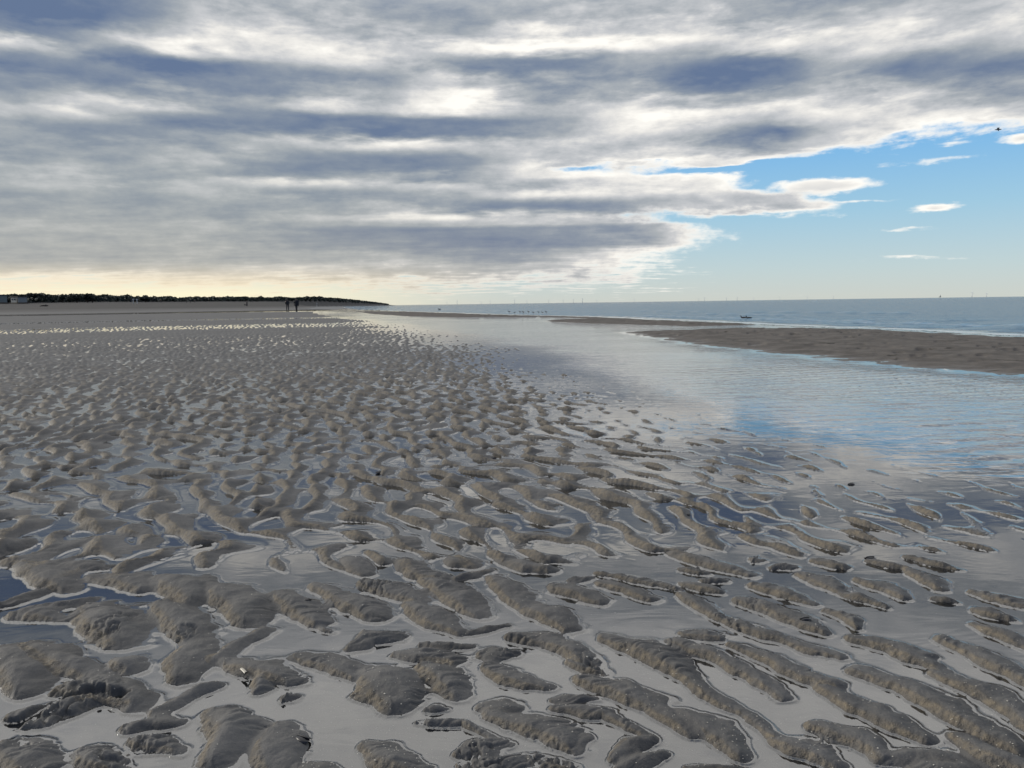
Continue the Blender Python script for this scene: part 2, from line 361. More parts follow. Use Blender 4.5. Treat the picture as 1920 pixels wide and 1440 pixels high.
# the mounds nearest the viewer, one crest line each: points of the crest and half width
MOUNDS = '''45 1055 75 1075 120 1100 30|130 1055 190 1060 22|175 1080 225 1085 265 1100 28|0 1130 60 1112 130 1090 14|30 1150 60 1145 105 1155 26|100 1135 150 1125 170 1120 14
165 1140 200 1170 225 1200 45|300 1085 340 1100 360 1120 38|300 1135 335 1160 355 1190 38|400 1100 440 1130 460 1158 40|520 1110 560 1140 590 1165 30|590 1095 640 1120 690 1150 26
575 1165 620 1178 10|400 1235 450 1200 500 1175 20|60 1205 100 1225 140 1250 160 1262 26|0 1220 30 1255 40 1285 42|215 1240 245 1250 26|370 1205 345 1235 330 1268 33
430 1240 490 1255 540 1272 30|490 1255 490 1285 26|530 1305 535 1305 18|560 1225 620 1245 660 1265 24|130 1285 190 1290 250 1312 40|30 1345 100 1330 200 1305 34|290 1330 350 1300 405 1280 18
230 1365 290 1350 330 1350 20|400 1340 430 1370 405 1420 44|250 1385 330 1400 26|10 1400 60 1435 40|520 1365 500 1400 515 1450 40|150 1410 220 1445 26
650 1045 680 1070 25|750 1050 780 1070 820 1078 26|840 1045 880 1055 24|855 1080 915 1065 15|940 1045 990 1060 1030 1065 24|1020 1042 1065 1050 16|680 1090 730 1105 780 1120 28|650 1120 700 1150 30
800 1085 850 1115 895 1145 33|925 1080 950 1105 975 1130 28|975 1130 1020 1150 1060 1172 30|1035 1095 1080 1110 1120 1125 25|1070 1085 1110 1078 11|1120 1070 1200 1085 1270 1100 12
1125 1090 1180 1105 1220 1120 20|770 1130 810 1160 860 1180 28|655 1210 690 1195 740 1190 24|790 1205 880 1207 11|880 1182 950 1167 12|900 1225 960 1222 26|960 1190 1010 1195 1060 1210 1090 1235 28
740 1225 790 1225 850 1235 22|800 1245 830 1275 850 1300 32|620 1240 680 1250 22|910 1245 960 1270 1020 1285 25|690 1265 715 1285 730 1315 56|1070 1240 1130 1255 17|1090 1270 1160 1290 1220 1320 1290 1365 30
1040 1310 1110 1305 16|1040 1327 1130 1335 1200 1370 17|900 1320 970 1320 20|920 1335 990 1355 1050 1380 1075 1400 34|800 1325 835 1325 10|780 1350 870 1350 920 1375 10|690 1400 740 1430 780 1445 33
860 1410 940 1390 26|860 1435 1000 1420 1080 1435 18|1150 1420 1180 1390 1220 1382 20|1160 1440 1240 1410 18|1135 1195 1190 1210 1250 1240 1290 1270 32|1255 1200 1290 1215 1340 1230 20
1260 1035 1330 1055 1400 1072 20|1410 1045 1415 1046 17|1450 1062 1490 1060 12|1280 1065 1320 1070 12|1320 1085 1360 1085 10|1280 1090 1350 1105 13|1530 1050 1580 1060 17
1630 1050 1700 1062 12|1700 1065 1740 1085 1760 1100 18|1700 1040 1790 1062 12|1830 1108 1900 1125 1940 1135 16|1415 1095 1450 1105 1515 1125 20|1500 1075 1540 1090 1570 1105 22
1580 1112 1620 1120 1660 1132 12|1610 1085 1660 1100 1690 1115 18|1750 1120 1790 1125 8|1830 1140 1890 1155 15|1385 1122 1450 1140 1520 1170 1545 1180 22|1280 1112 1330 1145 18
1330 1150 1390 1170 1480 1200 1575 1225 19|1280 1185 1350 1190 20|1375 1205 1440 1230 1500 1265 1560 1278 21|1270 1200 1330 1225 1400 1260 1460 1300 24|1545 1140 1590 1155 1605 1170 14
1600 1192 1670 1205 1720 1230 1750 1245 24|1830 1168 1880 1185 1940 1215 18|1770 1195 1830 1225 1900 1260 1950 1290 24|1610 1255 1680 1280 1760 1315 1850 1370 1900 1395 28
1760 1260 1830 1285 1900 1330 1950 1370 27|1540 1285 1600 1320 1670 1350 1730 1380 25|1270 1260 1330 1300 1390 1330 19|1390 1330 1450 1380 14|1450 1385 1520 1410 1560 1430 25|1280 1335 1340 1370 1380 1410 30
1530 1360 1600 1380 1650 1410 27|1650 1420 1740 1415 1780 1415 20|1720 1442 1800 1432 26|1800 1380 1870 1420 1940 1445 30|1290 1432 1400 1440 12|880 1440 960 1450 20|560 1440 640 1450 30'''
TR = np.full(shp, -0.021, np.float32); TL = np.zeros(shp, np.float32)
wx = Xg[:nrow] + 0.010 * fbm(Xg[:nrow] / 0.07, Yg[:nrow] / 0.07, 3, 1); wy = Yg[:nrow] + 0.010 * fbm(Xg[:nrow] / 0.07, Yg[:nrow] / 0.07, 3, 4)
for line in MOUNDS.replace(chr(10), '|').split('|'):
    v = [float(q) for q in line.split()]; wpx = v.pop()
    pp = [ground(v[i], v[i + 1], 0.010) for i in range(0, len(v), 2)]
    cx, cy = pp[len(pp) // 2]; sl = math.sqrt(cx * cx + cy * cy + EYE * EYE); wm = max(0.012, wpx * sl / FPX * 1.10)
    rr = [math.hypot(*q) for q in pp]; aa = [math.atan2(*q) for q in pp]
    r0, r1 = np.searchsorted(RAD, min(rr) - 3.2 * wm), min(nrow, np.searchsorted(RAD, max(rr) + 3.2 * wm))
    c0, c1 = np.searchsorted(AZ, min(aa) - 3.2 * wm / min(rr)), np.searchsorted(AZ, max(aa) + 3.2 * wm / min(rr))
    if r1 <= r0 or c1 <= c0: continue
    x = wx[r0:r1, c0:c1]; y = wy[r0:r1, c0:c1]; best = np.full(x.shape, 1e9, np.float32); sd_ = np.zeros(x.shape, np.float32); tp = np.zeros(x.shape, np.float32)
    ns = len(pp) - 1
    for k in range(ns):
        (ax, ay), (bx, by) = pp[k], pp[k + 1]; ex, ey = bx - ax, by - ay; L = math.hypot(ex, ey) + 1e-6
        tt = np.clip(((x - ax) * ex + (y - ay) * ey) / (L * L), 0, 1); qx = x - ax - tt * ex; qy = y - ay - tt * ey
        d2 = qx * qx + qy * qy; m = d2 < best; best = np.where(m, d2, best)
        sd_ = np.where(m, (qx * 0.95 + qy * 0.30) / np.sqrt(d2 + 1e-9), sd_); tp = np.where(m, (k + tt) / ns, tp)
    taper = (0.66 + 0.40 * np.sin(np.pi * np.clip(tp, 0.0, 1) ** 0.9)) * (1 + 0.30 * fbm(x / .07, y / .05, 2, 6))
    q = np.sqrt(best) / (wm * taper) * (1 - 0.30 * sd_)                      # crest nearer the steep left side
    hm = min(0.024, 0.0070 + 0.24 * wm) * (0.50 + 0.50 * np.sin(np.pi * np.clip(0.06 + tp * 0.88, 0, 1)) ** 0.6) * (1 + 0.35 * fbm(x / .09, y / .09, 2, 7))
    hh = np.where(sd_ < 0, hm * (1 - np.clip(q, 0, 3) ** 2.1), hm * (1 - np.clip(q, 0, 3) ** 1.45))
    hh = np.maximum(hh, -0.021 + 0.004 * (1 - np.clip(q / 3, 0, 1)))
    o_ = TR[r0:r1, c0:c1]; kk = 0.0028
    TR[r0:r1, c0:c1] = np.maximum(o_, hh) + kk * np.maximum(0, 1 - np.abs(o_ - hh) / (kk * 4)) ** 2
    TL[r0:r1, c0:c1] = np.maximum(TL[r0:r1, c0:c1], ss(0.15, 0.7, -sd_) * ss(0.25, 0.6, q) * (1 - ss(1.1, 1.3, q)) * (hh >= o_))
yb = ground(960, 1062)[1]
tw = (1 - ss(yb - 0.12, yb + 0.12, Yg + 0.10 * fbm(Xg / .3, Yg / .3, 2, 2))) * (1 - ss(R(35.5), R(38), np.abs(ag))) * ss(0.85, 1.05, rg)
tw = tw.astype(np.float32)
S = np.maximum(S - 0.06 * tw, np.where(Yg < yb + 0.35, LV + TR + 0.0012 + 0.0040 * fbm(Xg / .06, Yg / .06, 3, 5), -9)); lee = lee * (1 - tw) + tw * TL
# broken, pitted patches where the crust has slumped
for px_, py_, rx_ in [(690, 1090, 45), (130, 1318, 75), (215, 1175, 38), (350, 1185, 28), (880, 1430, 70), (1040, 1432, 60), (600, 1052, 25), (1140, 1235, 50), (960, 1200, 40), (1400, 1150, 60), (790, 1340, 30), (250, 1400, 60)]:
    gx, gy = ground(px_, py_, .012); rd = rx_ * math.sqrt(gx * gx + gy * gy + .64) / FPX
    kx = Xg[:nrow] - gx; ky = Yg[:nrow] - gy; msk = 1 - ss(0.4, 1.0, np.sqrt(kx * kx + (ky * 0.7) ** 2) / rd + 0.35 * vnoise(Xg[:nrow] / .03, Yg[:nrow] / .03, 2))
    rg2 = 1 - np.abs(fbm(Xg[:nrow] / 0.018, Yg[:nrow] / 0.026, 3, 6)) * 3
    S[:nrow] -= msk * 0.0075 * np.clip(rg2, -0.3, 1) * ss(0, 0.008, S[:nrow] - LV[:nrow])
gpts = [ground(*q, .018) for q in [(-20, 1352), (40, 1345), (110, 1308), (165, 1293), (228, 1300)]]
dj = dist_poly(Xg[:nrow] + 0.006 * fbm(Xg[:nrow] / .02, Yg[:nrow] / .02, 3, 3), Yg[:nrow] + 0.006 * fbm(Xg[:nrow] / .02, Yg[:nrow] / .02, 3, 1), gpts)
S[:nrow] -= 0.020 * (1 - ss(0.010, 0.018, dj))
# rills that drained across the ripples
sc_ = Xg[:nrow] * CREST[0] + Yg[:nrow] * CREST[1]; tc = Xg[:nrow] * NORM[0] + Yg[:nrow] * NORM[1]
r9 = rg[:nrow]; det = 1 - ss(5, 10, r9)
rill = np.abs(vnoise((sc_ + 0.02 * vnoise(tc / .05, sc_ / .05, 4)) / 0.013, tc / 0.09, 3)) - 0.4
patch = ss(0.0, 0.5, fbm(Xg[:nrow] / 0.16, Yg[:nrow] / 0.16, 2, 6) + 0.15)
up = S[:nrow] - LV[:nrow]
S[:nrow] += det * (0.0062 * rill * patch * ss(-0.006, 0.004, up) * (1 - ss(0.018, 0.034, up)) * (1 - lee[:nrow])
                   + 0.0020 * fbm(Xg[:nrow] / 0.022, Yg[:nrow] / 0.022, 3, 1) * ss(-.004, .004, up)
                   + lee[:nrow] * 0.0022 * vnoise(Xg[:nrow] / 0.0075, Yg[:nrow] / 0.0075, 2))
S += 0.02 * 0  # level ground under the channel
S = np.where(SD < -1.2, np.minimum(S, LV - 0.05), S)
# the bed falls away under the sea
S = S - 1.5 * np.where(ag > R(-11), ss(30, 60, rg), 0) * (SD < -1)
# the bars on the far side of the channel
for pts, hgt, slope in ((bar_a, 0.10, 0.045), (bar_b, 0.11, 0.09)):
    m = (rg > 5) & (rg < 130)
    d = np.full(shp, -99, np.float32); rr0 = np.where(m[:, 0])[0]; a0, b0 = rr0[0], rr0[-1] + 1
    d[a0:b0] = sdist(Xg[a0:b0], Yg[a0:b0], pts)
    d = d + 0.20 * fbm(Xg / 0.8, Yg / 0.5, 4, 2) * np.clip(rg / 14, .5, 1.4)
    hb = np.where(d > 0, hgt * (1 - np.exp(-d * slope / hgt)), d * 0.06)
    wv = fbm(Xg / 0.9, Yg / 0.22, 3, 5)
    pit = ss(0.32, 0.62, fbm(Xg / 0.55 + 3, Yg / 0.30, 3, 3)) * ss(0.1, 0.8, d)
    hb = hb + np.where(d > -.4, 0.012 * wv + 0.012 * fbm(Xg / 0.25, Yg / 0.16, 3, 4) - 0.045 * pit, 0)
    S = np.maximum(S, np.where(d > -3, hb, -9) + LV)
# beach climbing to the dunes
barv = np.zeros(shp, np.float32); mb = (SD < -1.5) & (S > LV - 0.02) & (rg < 130); barv[mb] = 1
D_, zf, zt = foot(ag)
up_b = 0.24 + 0.06 * ss(125, 140, rg) + np.clip((rg - 140) / (D_ - 140 + 1), 0, 1) ** 1.25 * (zf - 0.3)
hill = (zt - zf) * ss(0, 16, rg - D_) * (1 - 0.5 * ss(60, 300, rg - D_)) * (1 + 0.25 * fbm(ag * 60, rg / 40, 3, 2)) + 0.35 * fbm(ag * 500, rg / 9, 2, 4) * ss(0, 12, rg - D_)
land = (SD > 0) & (rg > 90) & (ag < azel(770, 570)[0]) & (ag > R(-120))
wl = ss(azel(770, 570)[0], azel(700, 570)[0], ag)
gate = ss(138, 150, rg) * ss(azel(600, 575)[0] , azel(520, 575)[0], ag)                     # sand in front of the far shore
gate2 = ss(-60, 0, rg - D_) * wl
g_ = np.maximum(gate, gate2)
S = np.where(ag < azel(770, 570)[0], S * (1 - g_) + g_ * (up_b + hill + 0.05 * fbm(Xg / 25, Yg / 9, 2, 3)), S)
S = S.astype(np.float32); LV = LV.astype(np.float32)

def grid_mesh(name, X, Y, Z, keep=None, attrs=(), wrap=True):
    nr, na = X.shape
    i = np.arange(nr - 1)[:, None]; j = np.arange(na if wrap else na - 1)[None, :]
    j2 = (j + 1) % na
    q = np.stack([i * na + j, i * na + j2, (i + 1) * na + j2, (i + 1) * na + j], -1).reshape(-1, 4)
    if keep is not None:
        kf = keep.reshape(-1); q = q[kf[q].any(1)]
        used = np.zeros(nr * na, bool); used[q.reshape(-1)] = True
        new = np.cumsum(used) - 1; q = new[q]
    else: used = np.ones(nr * na, bool)
    co = np.stack([X.reshape(-1)[used], Y.reshape(-1)[used], Z.reshape(-1)[used]], -1).astype(np.float32)
    me = bpy.data.meshes.new(name); me.vertices.add(len(co)); me.vertices.foreach_set('co', co.reshape(-1))
    me.loops.add(len(q) * 4); me.loops.foreach_set('vertex_index', q.reshape(-1).astype(np.int32))
    me.polygons.add(len(q)); me.polygons.foreach_set('loop_start', np.arange(len(q), dtype=np.int32) * 4)
    me.polygons.foreach_set('use_smooth', np.ones(len(q), bool))
    me.update(calc_edges=True)
    for an, av in attrs:
        at_ = me.attributes.new(an, 'FLOAT', 'POINT'); at_.data.foreach_set('value', av.reshape(-1)[used].astype(np.float32))
    o = bpy.data.objects.new(name, me); C.objects.link(o); return o

# ------------------------------------------------------------------ materials
def material(name):
    m = bpy.data.materials.new(name); m.use_nodes = True; return m, NT(m.node_tree)
def simple(name, col, rough=0.6, metal=0.0, var=0.15, scale=20.0, spec=0.5):
    m, t = material(name); tc = t.node('ShaderNodeTexCoord').outputs['Object']
    n = t.noise(tc, scale, 3)
    b = t.node('ShaderNodeBsdfPrincipled'); c2 = tuple(v * (1 - var) for v in col[:3]) + (1,); c3 = tuple(min(1, v * (1 + var)) for v in col[:3]) + (1,)
    t.put(b.inputs['Base Color'], t.mix(n, c2, c3)); b.inputs['Roughness'].default_value = rough; b.inputs['Metallic'].default_value = metal; b.inputs['Specular IOR Level'].default_value = spec
    o = t.node('ShaderNodeOutputMaterial'); t.l.new(b.outputs[0], o.inputs[0]); return m
m_sand, t = material('wet_sand')
P = t.node('ShaderNodeNewGeometry').outputs['Position']
wet = t.attr('height'); le = t.attr('lee'); dry = t.attr('dry'); near_a = t.attr('detail')
grain = t.noise(P, 420, 2); blot = t.noise(P, 5.0, 4); fine = t.noise(P, 60, 4, 0.6)
col = t.mix(t.mr(blot, 0.3, 0.7), (0.088, 0.086, 0.083, 1), (0.136, 0.133, 0.129, 1))
big = t.noise(t.comb(t.sep(P)[0], t.m('MULTIPLY', t.sep(P)[1], 0.6), 2.0), 1.1, 4, 0.6)
col = t.mix(t.mr(big, 0.40, 0.62, 0.45, 0), col, (0.070, 0.067, 0.066, 1))            # patches that stay saturated
col = t.mix(t.m('MULTIPLY', t.mr(wet, 0.004, 0.028), 0.40), col, (0.165, 0.161, 0.155, 1))                # better drained crests
col = t.mix(t.m('MULTIPLY', le, t.mr(fine, 0.35, 0.7, 0.15, 0.65)), col, (0.26, 0.215, 0.15, 1))      # coarser shelly grains on the steep side
col = t.mix(t.mr(grain, 0.60, 0.80, 0, 0.35), col, (0.33, 0.31, 0.28, 1))
col = t.mix(t.mr(grain, 0.20, 0.38, 0.35, 0), col, (0.03, 0.028, 0.026, 1))
bar_ = t.attr('bar')
col = t.mix(t.m('MULTIPLY', bar_, 0.8), col, t.mix(t.mr(t.noise(P, 2.2, 5, 0.65), 0.35, 0.65), (0.090, 0.080, 0.071, 1), (0.152, 0.136, 0.121, 1)))
col = t.mix(t.m('MULTIPLY', bar_, t.mr(t.noise(t.comb(t.m('MULTIPLY', t.sep(P)[0], 1.0), t.m('MULTIPLY', t.sep(P)[1], 0.8), 0.0), 1.9, 4, 0.7), 0.60, 0.68, 0, 0.8)), col, (0.014, 0.012, 0.010, 1))      # scattered dark blotches on the bar
col = t.mix(dry, col, t.mix(t.noise(P, 0.05, 4), (0.062, 0.060, 0.058, 1), (0.095, 0.092, 0.089, 1)))
b = t.node('ShaderNodeBsdfPrincipled'); t.put(b.inputs['Base Color'], col)
rough = t.mr(wet, 0.0, 0.014, 0.40, 0.62); rough = t.m('ADD', rough, t.m('MULTIPLY', t.m('MAXIMUM', dry, t.m('MULTIPLY', bar_, t.mr(wet, 0.0, 0.03))), 0.4), clamp=True); rough = t.m('MAXIMUM', rough, t.m('MULTIPLY', le, 0.6))
t.put(b.inputs['Roughness'], rough); b.inputs['Specular IOR Level'].default_value = 0.22; b.inputs['IOR'].default_value = 1.36
bump = t.node('ShaderNodeBump'); bump.inputs['Distance'].default_value = 0.0018
t.put(bump.inputs['Strength'], t.m('MULTIPLY', near_a, 0.7))
t.put(bump.inputs['Height'], t.m('ADD', t.m('MULTIPLY', t.noise(P, 300, 3, 0.6), t.m('MULTIPLY_ADD', le, 2.5, 0.8)), t.m('MULTIPLY', fine, 2.2)))
t.l.new(bump.outputs[0], b.inputs['Normal'])
o = t.node('ShaderNodeOutputMaterial'); t.l.new(b.outputs[0], o.inputs[0])

def water_material(name, tint, murk, waves, speed, shine=0.68, ior=1.85, body=(0.30, 0.295, 0.285, 1)):
    m, t = material(name)
    P = t.node('ShaderNodeNewGeometry').outputs['Position']; X, Y, Z = t.sep(P)
    wd = t.attr('wind')
    v1 = t.comb(t.m('MULTIPLY', X, 0.42), Y, 0)
    h = t.m('ADD', t.m('MULTIPLY', t.noise(v1, 9, 3, 0.55, 0.6), 1.0), t.m('MULTIPLY', t.noise(v1, 2.1, 2, 0.5, 0.4), waves))
    bu = t.node('ShaderNodeBump'); bu.inputs['Distance'].default_value = speed; t.put(bu.inputs['Strength'], wd); t.put(bu.inputs['Height'], h)
    gl = t.node('ShaderNodeBsdfGlossy'); gl.inputs['Roughness'].default_value = 0.035; t.l.new(bu.outputs[0], gl.inputs['Normal'])
    tr = t.node('ShaderNodeBsdfTransparent'); tr.inputs[0].default_value = tint
    df = t.node('ShaderNodeBsdfDiffuse'); df.inputs[0].default_value = body
    mk = t.node('ShaderNodeMixShader'); t.put(mk.inputs[0], t.m('MULTIPLY', t.mr(t.attr('depth'), 0.026, 0.060), murk)); t.l.new(tr.outputs[0], mk.inputs[1]); t.l.new(df.outputs[0], mk.inputs[2])
    fr = t.node('ShaderNodeFresnel'); fr.inputs[0].default_value = ior; t.l.new(bu.outputs[0], fr.inputs['Normal'])
    mx = t.node('ShaderNodeMixShader'); t.put(mx.inputs[0], t.m('POWER', fr.outputs[0], shine)); t.l.new(mk.outputs[0], mx.inputs[1]); t.l.new(gl.outputs[0], mx.inputs[2])
    o = t.node('ShaderNodeOutputMaterial'); t.l.new(mx.outputs[0], o.inputs[0]); return m
m_water = water_material('shallow_water', (0.95, 0.95, 0.94, 1), 0.72, 1.0, 0.026)
m_sea = water_material('sea_water', (0.5, 0.55, 0.55, 1), 1.0, 2.6, 0.11, 1.0, 1.6, (0.10, 0.20, 0.29, 1))

# ------------------------------------------------------------------ ground sheet
dryv = ss(0.25, 1.0, S) * ss(100, 170, rg)
sand = grid_mesh('sand_flat', Xg, Yg, S, None, [('height', S - LV), ('lee', lee * ss(0.0, 0.008, S - LV) * (1 - ss(6, 14, rg))), ('dry', dryv), ('detail', 1 - ss(5, 16, rg)), ('bar', barv)])
sand.data.materials.append(m_sand); sand['kind'] = 'structure'
# closes the middle of the sheet, under the viewer
cm = bpy.data.meshes.new('ground'); n = NA
cm.from_pydata([(float(Xg[0, j]), float(Yg[0, j]), float(S[0, j])) for j in range(n)] + [(0, 0, float(S[0].mean()))], [], [(j, n, (j + 1) % n) for j in range(n)][::1])
co = bpy.data.objects.new('ground', cm); C.objects.link(co); cm.materials.append(m_sand); co['kind'] = 'structure'
for f in cm.polygons: f.use_smooth = True

# ------------------------------------------------------------------ water
dep = LV - S
Wz = LV + 0.0026 * np.exp(-np.clip(dep, 0, 1) / 0.0012)
seaside = ((rg > 16) & (SD < -1) & (ag > R(-13)))
ba = sdist(Xg, Yg, bar_a); bb = sdist(Xg, Yg, bar_b)
# seaward of the line along the outer edge of the bars
shore = [ground(x, y) for x, y in [(655, 580.5), (780, 585), (960, 591), (1120, 594.5), (1250, 600), (1330, 603), (1440, 609), (1560, 614), (1660, 617), (1760, 622), (1860, 628), (1960, 631)]]
shp_pts = np.array(shore); 
sea_poly = shore + [(200, 15), (9e4, 15), (9e4, 9e4), (-2e4, 9e4), (-700, 2300), ground(640, 576)]
SS = sdist(Xg, Yg, sea_poly)
# wind waves
open_ch = ss(-0.3, -2.2, SD) * (0.60 + 0.40 * ss(R(-4), R(12), ag))
calm = open_ch * (0.35 + 0.65 * ss(-0.3, 0.3, fbm(Xg / 3.5, Yg / 1.4, 2, 3)))
rng = np.random.default_rng(3); rw = (rg > 2.2) & (rg < 26) & (SD < 0.3); rows_ = np.where(rw.any(1))[0]; a0, b0 = rows_[0], rows_[-1] + 1
dr = np.gradient(RAD).astype(np.float32)[a0:b0, None]
wv = np.zeros((b0 - a0, NA), np.float32)
for i in range(26):
    lam = 0.05 * math.exp(rng.uniform(0, 1.5)); th = R(98) + rng.normal(0, R(20)); k = 2 * math.pi / lam
    wv += (lam ** 1.0) * np.clip((lam / dr - 2.2) / 3, 0, 1) * np.cos(k * math.cos(th) * Xg[a0:b0] + k * math.sin(th) * Yg[a0:b0] + rng.uniform(0, 6.3))
Wz[a0:b0] += 0.0085 * wv * calm[a0:b0] * ss(0.0, 0.03, dep[a0:b0]) * (SS[a0:b0] < 0)
wind = (0.04 + 0.9 * calm) * ss(0.0, 0.02, dep)
keep_w = (dep > -0.006) & (SS < 0.0) & (rg < 160)
water = grid_mesh('water', Xg, Yg, Wz, keep_w, [('wind', wind), ('depth', dep)]); water.data.materials.append(m_water); water['kind'] = 'structure'

# sea: a finer sheet of its own running out past the horizon
srad = [];
a = math.atan(EYE / 12.0)
while True:
    rr = EYE / math.tan(a)
    if rr > 420: break
    srad.append(rr); a -= 0.75 / FPX
while rr < 80000: rr *= 1.06; srad.append(rr)
SR = np.array(srad); SA = np.arange(R(-16), R(46), 0.0016); SA = np.append(SA, np.arange(SA[-1] + .02, R(100), .02))
sr, sa = np.meshgrid(SR, SA, indexing='ij'); sx = sr * np.sin(sa); sy = sr * np.cos(sa)
ssd = sdist(sx.astype(np.float32), sy.astype(np.float32), sea_poly)
sz = np.zeros(sx.shape)
drs = np.gradient(SR)[:, None]
for i in range(26):
    lam = 0.35 * math.exp(rng.uniform(0, 2.2)); th = R(98) + rng.normal(0, R(17)); k = 2 * math.pi / lam
    sz += 0.0050 * lam * np.clip((lam / drs - 2.0) / 3, 0, 1) * np.cos(k * math.cos(th) * sx + k * math.sin(th) * sy + rng.uniform(0, 6.3))
sz *= ss(0.2, 2.5, ssd)
foam_sheenv = np.zeros(sx.shape)
for q, (off_, hgt, wid) in enumerate([(1.6, 0.030, 0.16), (4.2, 0.05, 0.25), (8.5, 0.06, 0.35), (15, 0.07, 0.5)]):
    wob = off_ + (0.45 + 0.1 * off_) * fbm(sx / (5 + off_), sy / 30, 2, q)
    on = ss(0.05, 0.35, fbm(sx / 4.5 + 5 * q, sy / 12, 2, q + 1) + (0.1 if q else 0.25))
    dd = (ssd - wob) / wid
    sz += hgt * on * np.exp(-dd * dd)
    foam_sheenv = np.maximum(foam_sheenv, on * np.exp(-((dd + 1.0) / 0.7) ** 2) * (0.7 if q < 1 else 0.25))
swash = ss(0.0, 0.25, ssd) * (1 - ss(0.25, 1.0, ssd))
foam_sheenv = np.maximum(foam_sheenv, 0.9 * swash)  # bright sky mirrored in the smooth swash, painted white along with the surf
sea = grid_mesh('sea', sx, sy, sz, (ssd > -0.1), [('wind', ss(0.4, 2.0, ssd) * (0.55 + 0.45 * ss(R(-8), R(12), sa))), ('depth', 0.02 + 0.12 * ss(0, 4, ssd)), ('foam', foam_sheenv)], wrap=False)
sea.data.materials.append(m_sea); sea['kind'] = 'structure'
t = NT.__new__(NT); t.t = m_sea.node_tree; t.n = t.t.nodes; t.l = t.t.links
mo = [n for n in t.n if n.type == 'OUTPUT_MATERIAL'][0]; src = mo.inputs[0].links[0].from_socket
fd = t.node('ShaderNodeBsdfDiffuse'); fd.inputs[0].default_value = (0.72, 0.76, 0.8, 1)
Pn = t.node('ShaderNodeNewGeometry').outputs['Position']
mx = t.node('ShaderNodeMixShader'); t.put(mx.inputs[0], t.m('MULTIPLY', t.attr('foam'), t.mr(t.noise(Pn, 3.0, 4, 0.6), 0.35, 0.6, 0.2, 0.9))); t.l.new(src, mx.inputs[1]); t.l.new(fd.outputs[0], mx.inputs[2]); t.l.new(mx.outputs[0], mo.inputs[0])
#THINGS
def ground_z(x, y):               # height of the sand at a place
    r = math.hypot(x, y); a = math.atan2(x, y)
    i = int(np.clip(np.searchsorted(RAD, r), 1, NR - 1)); j = int(np.clip(np.searchsorted(AZ, a), 1, NA - 1))
    fi = (r - RAD[i - 1]) / (RAD[i] - RAD[i - 1]); fj = (a - AZ[j - 1]) / (AZ[j] - AZ[j - 1])
    return float((S[i-1, j-1] * (1 - fj) + S[i-1, j] * fj) * (1 - fi) + (S[i, j-1] * (1 - fj) + S[i, j] * fj) * fi)

# ------------------------------------------------------------------ mesh builder
class MB:
    def __init__(s): s.v = []; s.f = []
    def box(s, c, d, rz=0.0, top=1.0):
        n = len(s.v); cs, sn = math.cos(rz), math.sin(rz)
        for z in (-1, 1):
            for x, y in ((-1, -1), (1, -1), (1, 1), (-1, 1)):
                k = top if z > 0 else 1; X, Y = x * d[0] / 2 * k, y * d[1] / 2 * k
                s.v.append((c[0] + X * cs - Y * sn, c[1] + X * sn + Y * cs, c[2] + z * d[2] / 2))
        s.f += [(n, n+3, n+2, n+1), (n+4, n+5, n+6, n+7), (n, n+1, n+5, n+4), (n+1, n+2, n+6, n+5), (n+2, n+3, n+7, n+6), (n+3, n, n+4, n+7)]; return s
    def tube(s, pts, rad, seg=8, flat=1.0, cap=True):
        base = len(s.v); P = [Vector(p) for p in pts]
        for i, p in enumerate(P):
            d = (P[min(i + 1, len(P) - 1)] - P[max(i - 1, 0)]).normalized()
            u = d.cross(Vector((0, 0, 1))) if abs(d.z) < .95 else d.cross(Vector((0, 1, 0)))
            u.normalize(); v_ = d.cross(u)
            for k in range(seg):
                a = 2 * math.pi * k / seg; q = p + (u * math.cos(a) + v_ * math.sin(a) * flat) * rad[i]; s.v.append(tuple(q))
        for i in range(len(P) - 1):
            for k in range(seg):
                a, b_ = base + i * seg + k, base + i * seg + (k + 1) % seg; s.f.append((a, b_, b_ + seg, a + seg))
        if cap:
            s.f.append(tuple(base + k for k in range(seg))[::-1]); s.f.append(tuple(base + (len(P) - 1) * seg + k for k in range(seg)))
        return s
    def quad(s, c, size, rnd):
        n = len(s.v); u = Vector((rnd.uniform(-1, 1), rnd.uniform(-1, 1), rnd.uniform(-1, 1))).normalized(); w_ = u.orthogonal().normalized(); w_.rotate(Matrix.Rotation(rnd.uniform(0, 6.3), 3, u))
        x = u.cross(w_) * size * rnd.uniform(.5, 1); y = w_ * size; c = Vector(c)
        s.v += [tuple(c - x * .6 - y), tuple(c + x - y * .3), tuple(c + x * .5 + y), tuple(c - x + y * .4)]; s.f.append((n, n+1, n+2, n+3)); return s
    def build(s, name, mat, parent=None, smooth=False):
        me = bpy.data.meshes.new(name); me.from_pydata(s.v, [], s.f); me.materials.append(mat); me.update()
        if smooth:
            for p in me.polygons: p.use_smooth = True
        o = bpy.data.objects.new(name, me); C.objects.link(o)
        if parent: o.parent = parent
        return o
def tag(o, label, cat, group=None):
    o['label'] = label; o['category'] = cat
    if group: o['group'] = group
    return o
def thing(name, loc, label, cat, group=None, rz=0.0, sc=1.0):
    o = bpy.data.objects.new(name, None); C.objects.link(o); o.location = loc; o.rotation_euler = (0, 0, rz); o.scale = (sc,) * 3
    return tag(o, label, cat, group)
def copy_thing(src, loc, label, rz=None, sc=None):
    r = src.copy(); C.objects.link(r); r.location = loc; r['label'] = label
    if rz is not None: r.rotation_euler = (0, 0, rz)
    if sc: r.scale = (sc,) * 3
    for ch in src.children:
        c = ch.copy(); C.objects.link(c); c.parent = r
        for g in ch.children:
            d = g.copy(); C.objects.link(d); d.parent = c
    return r

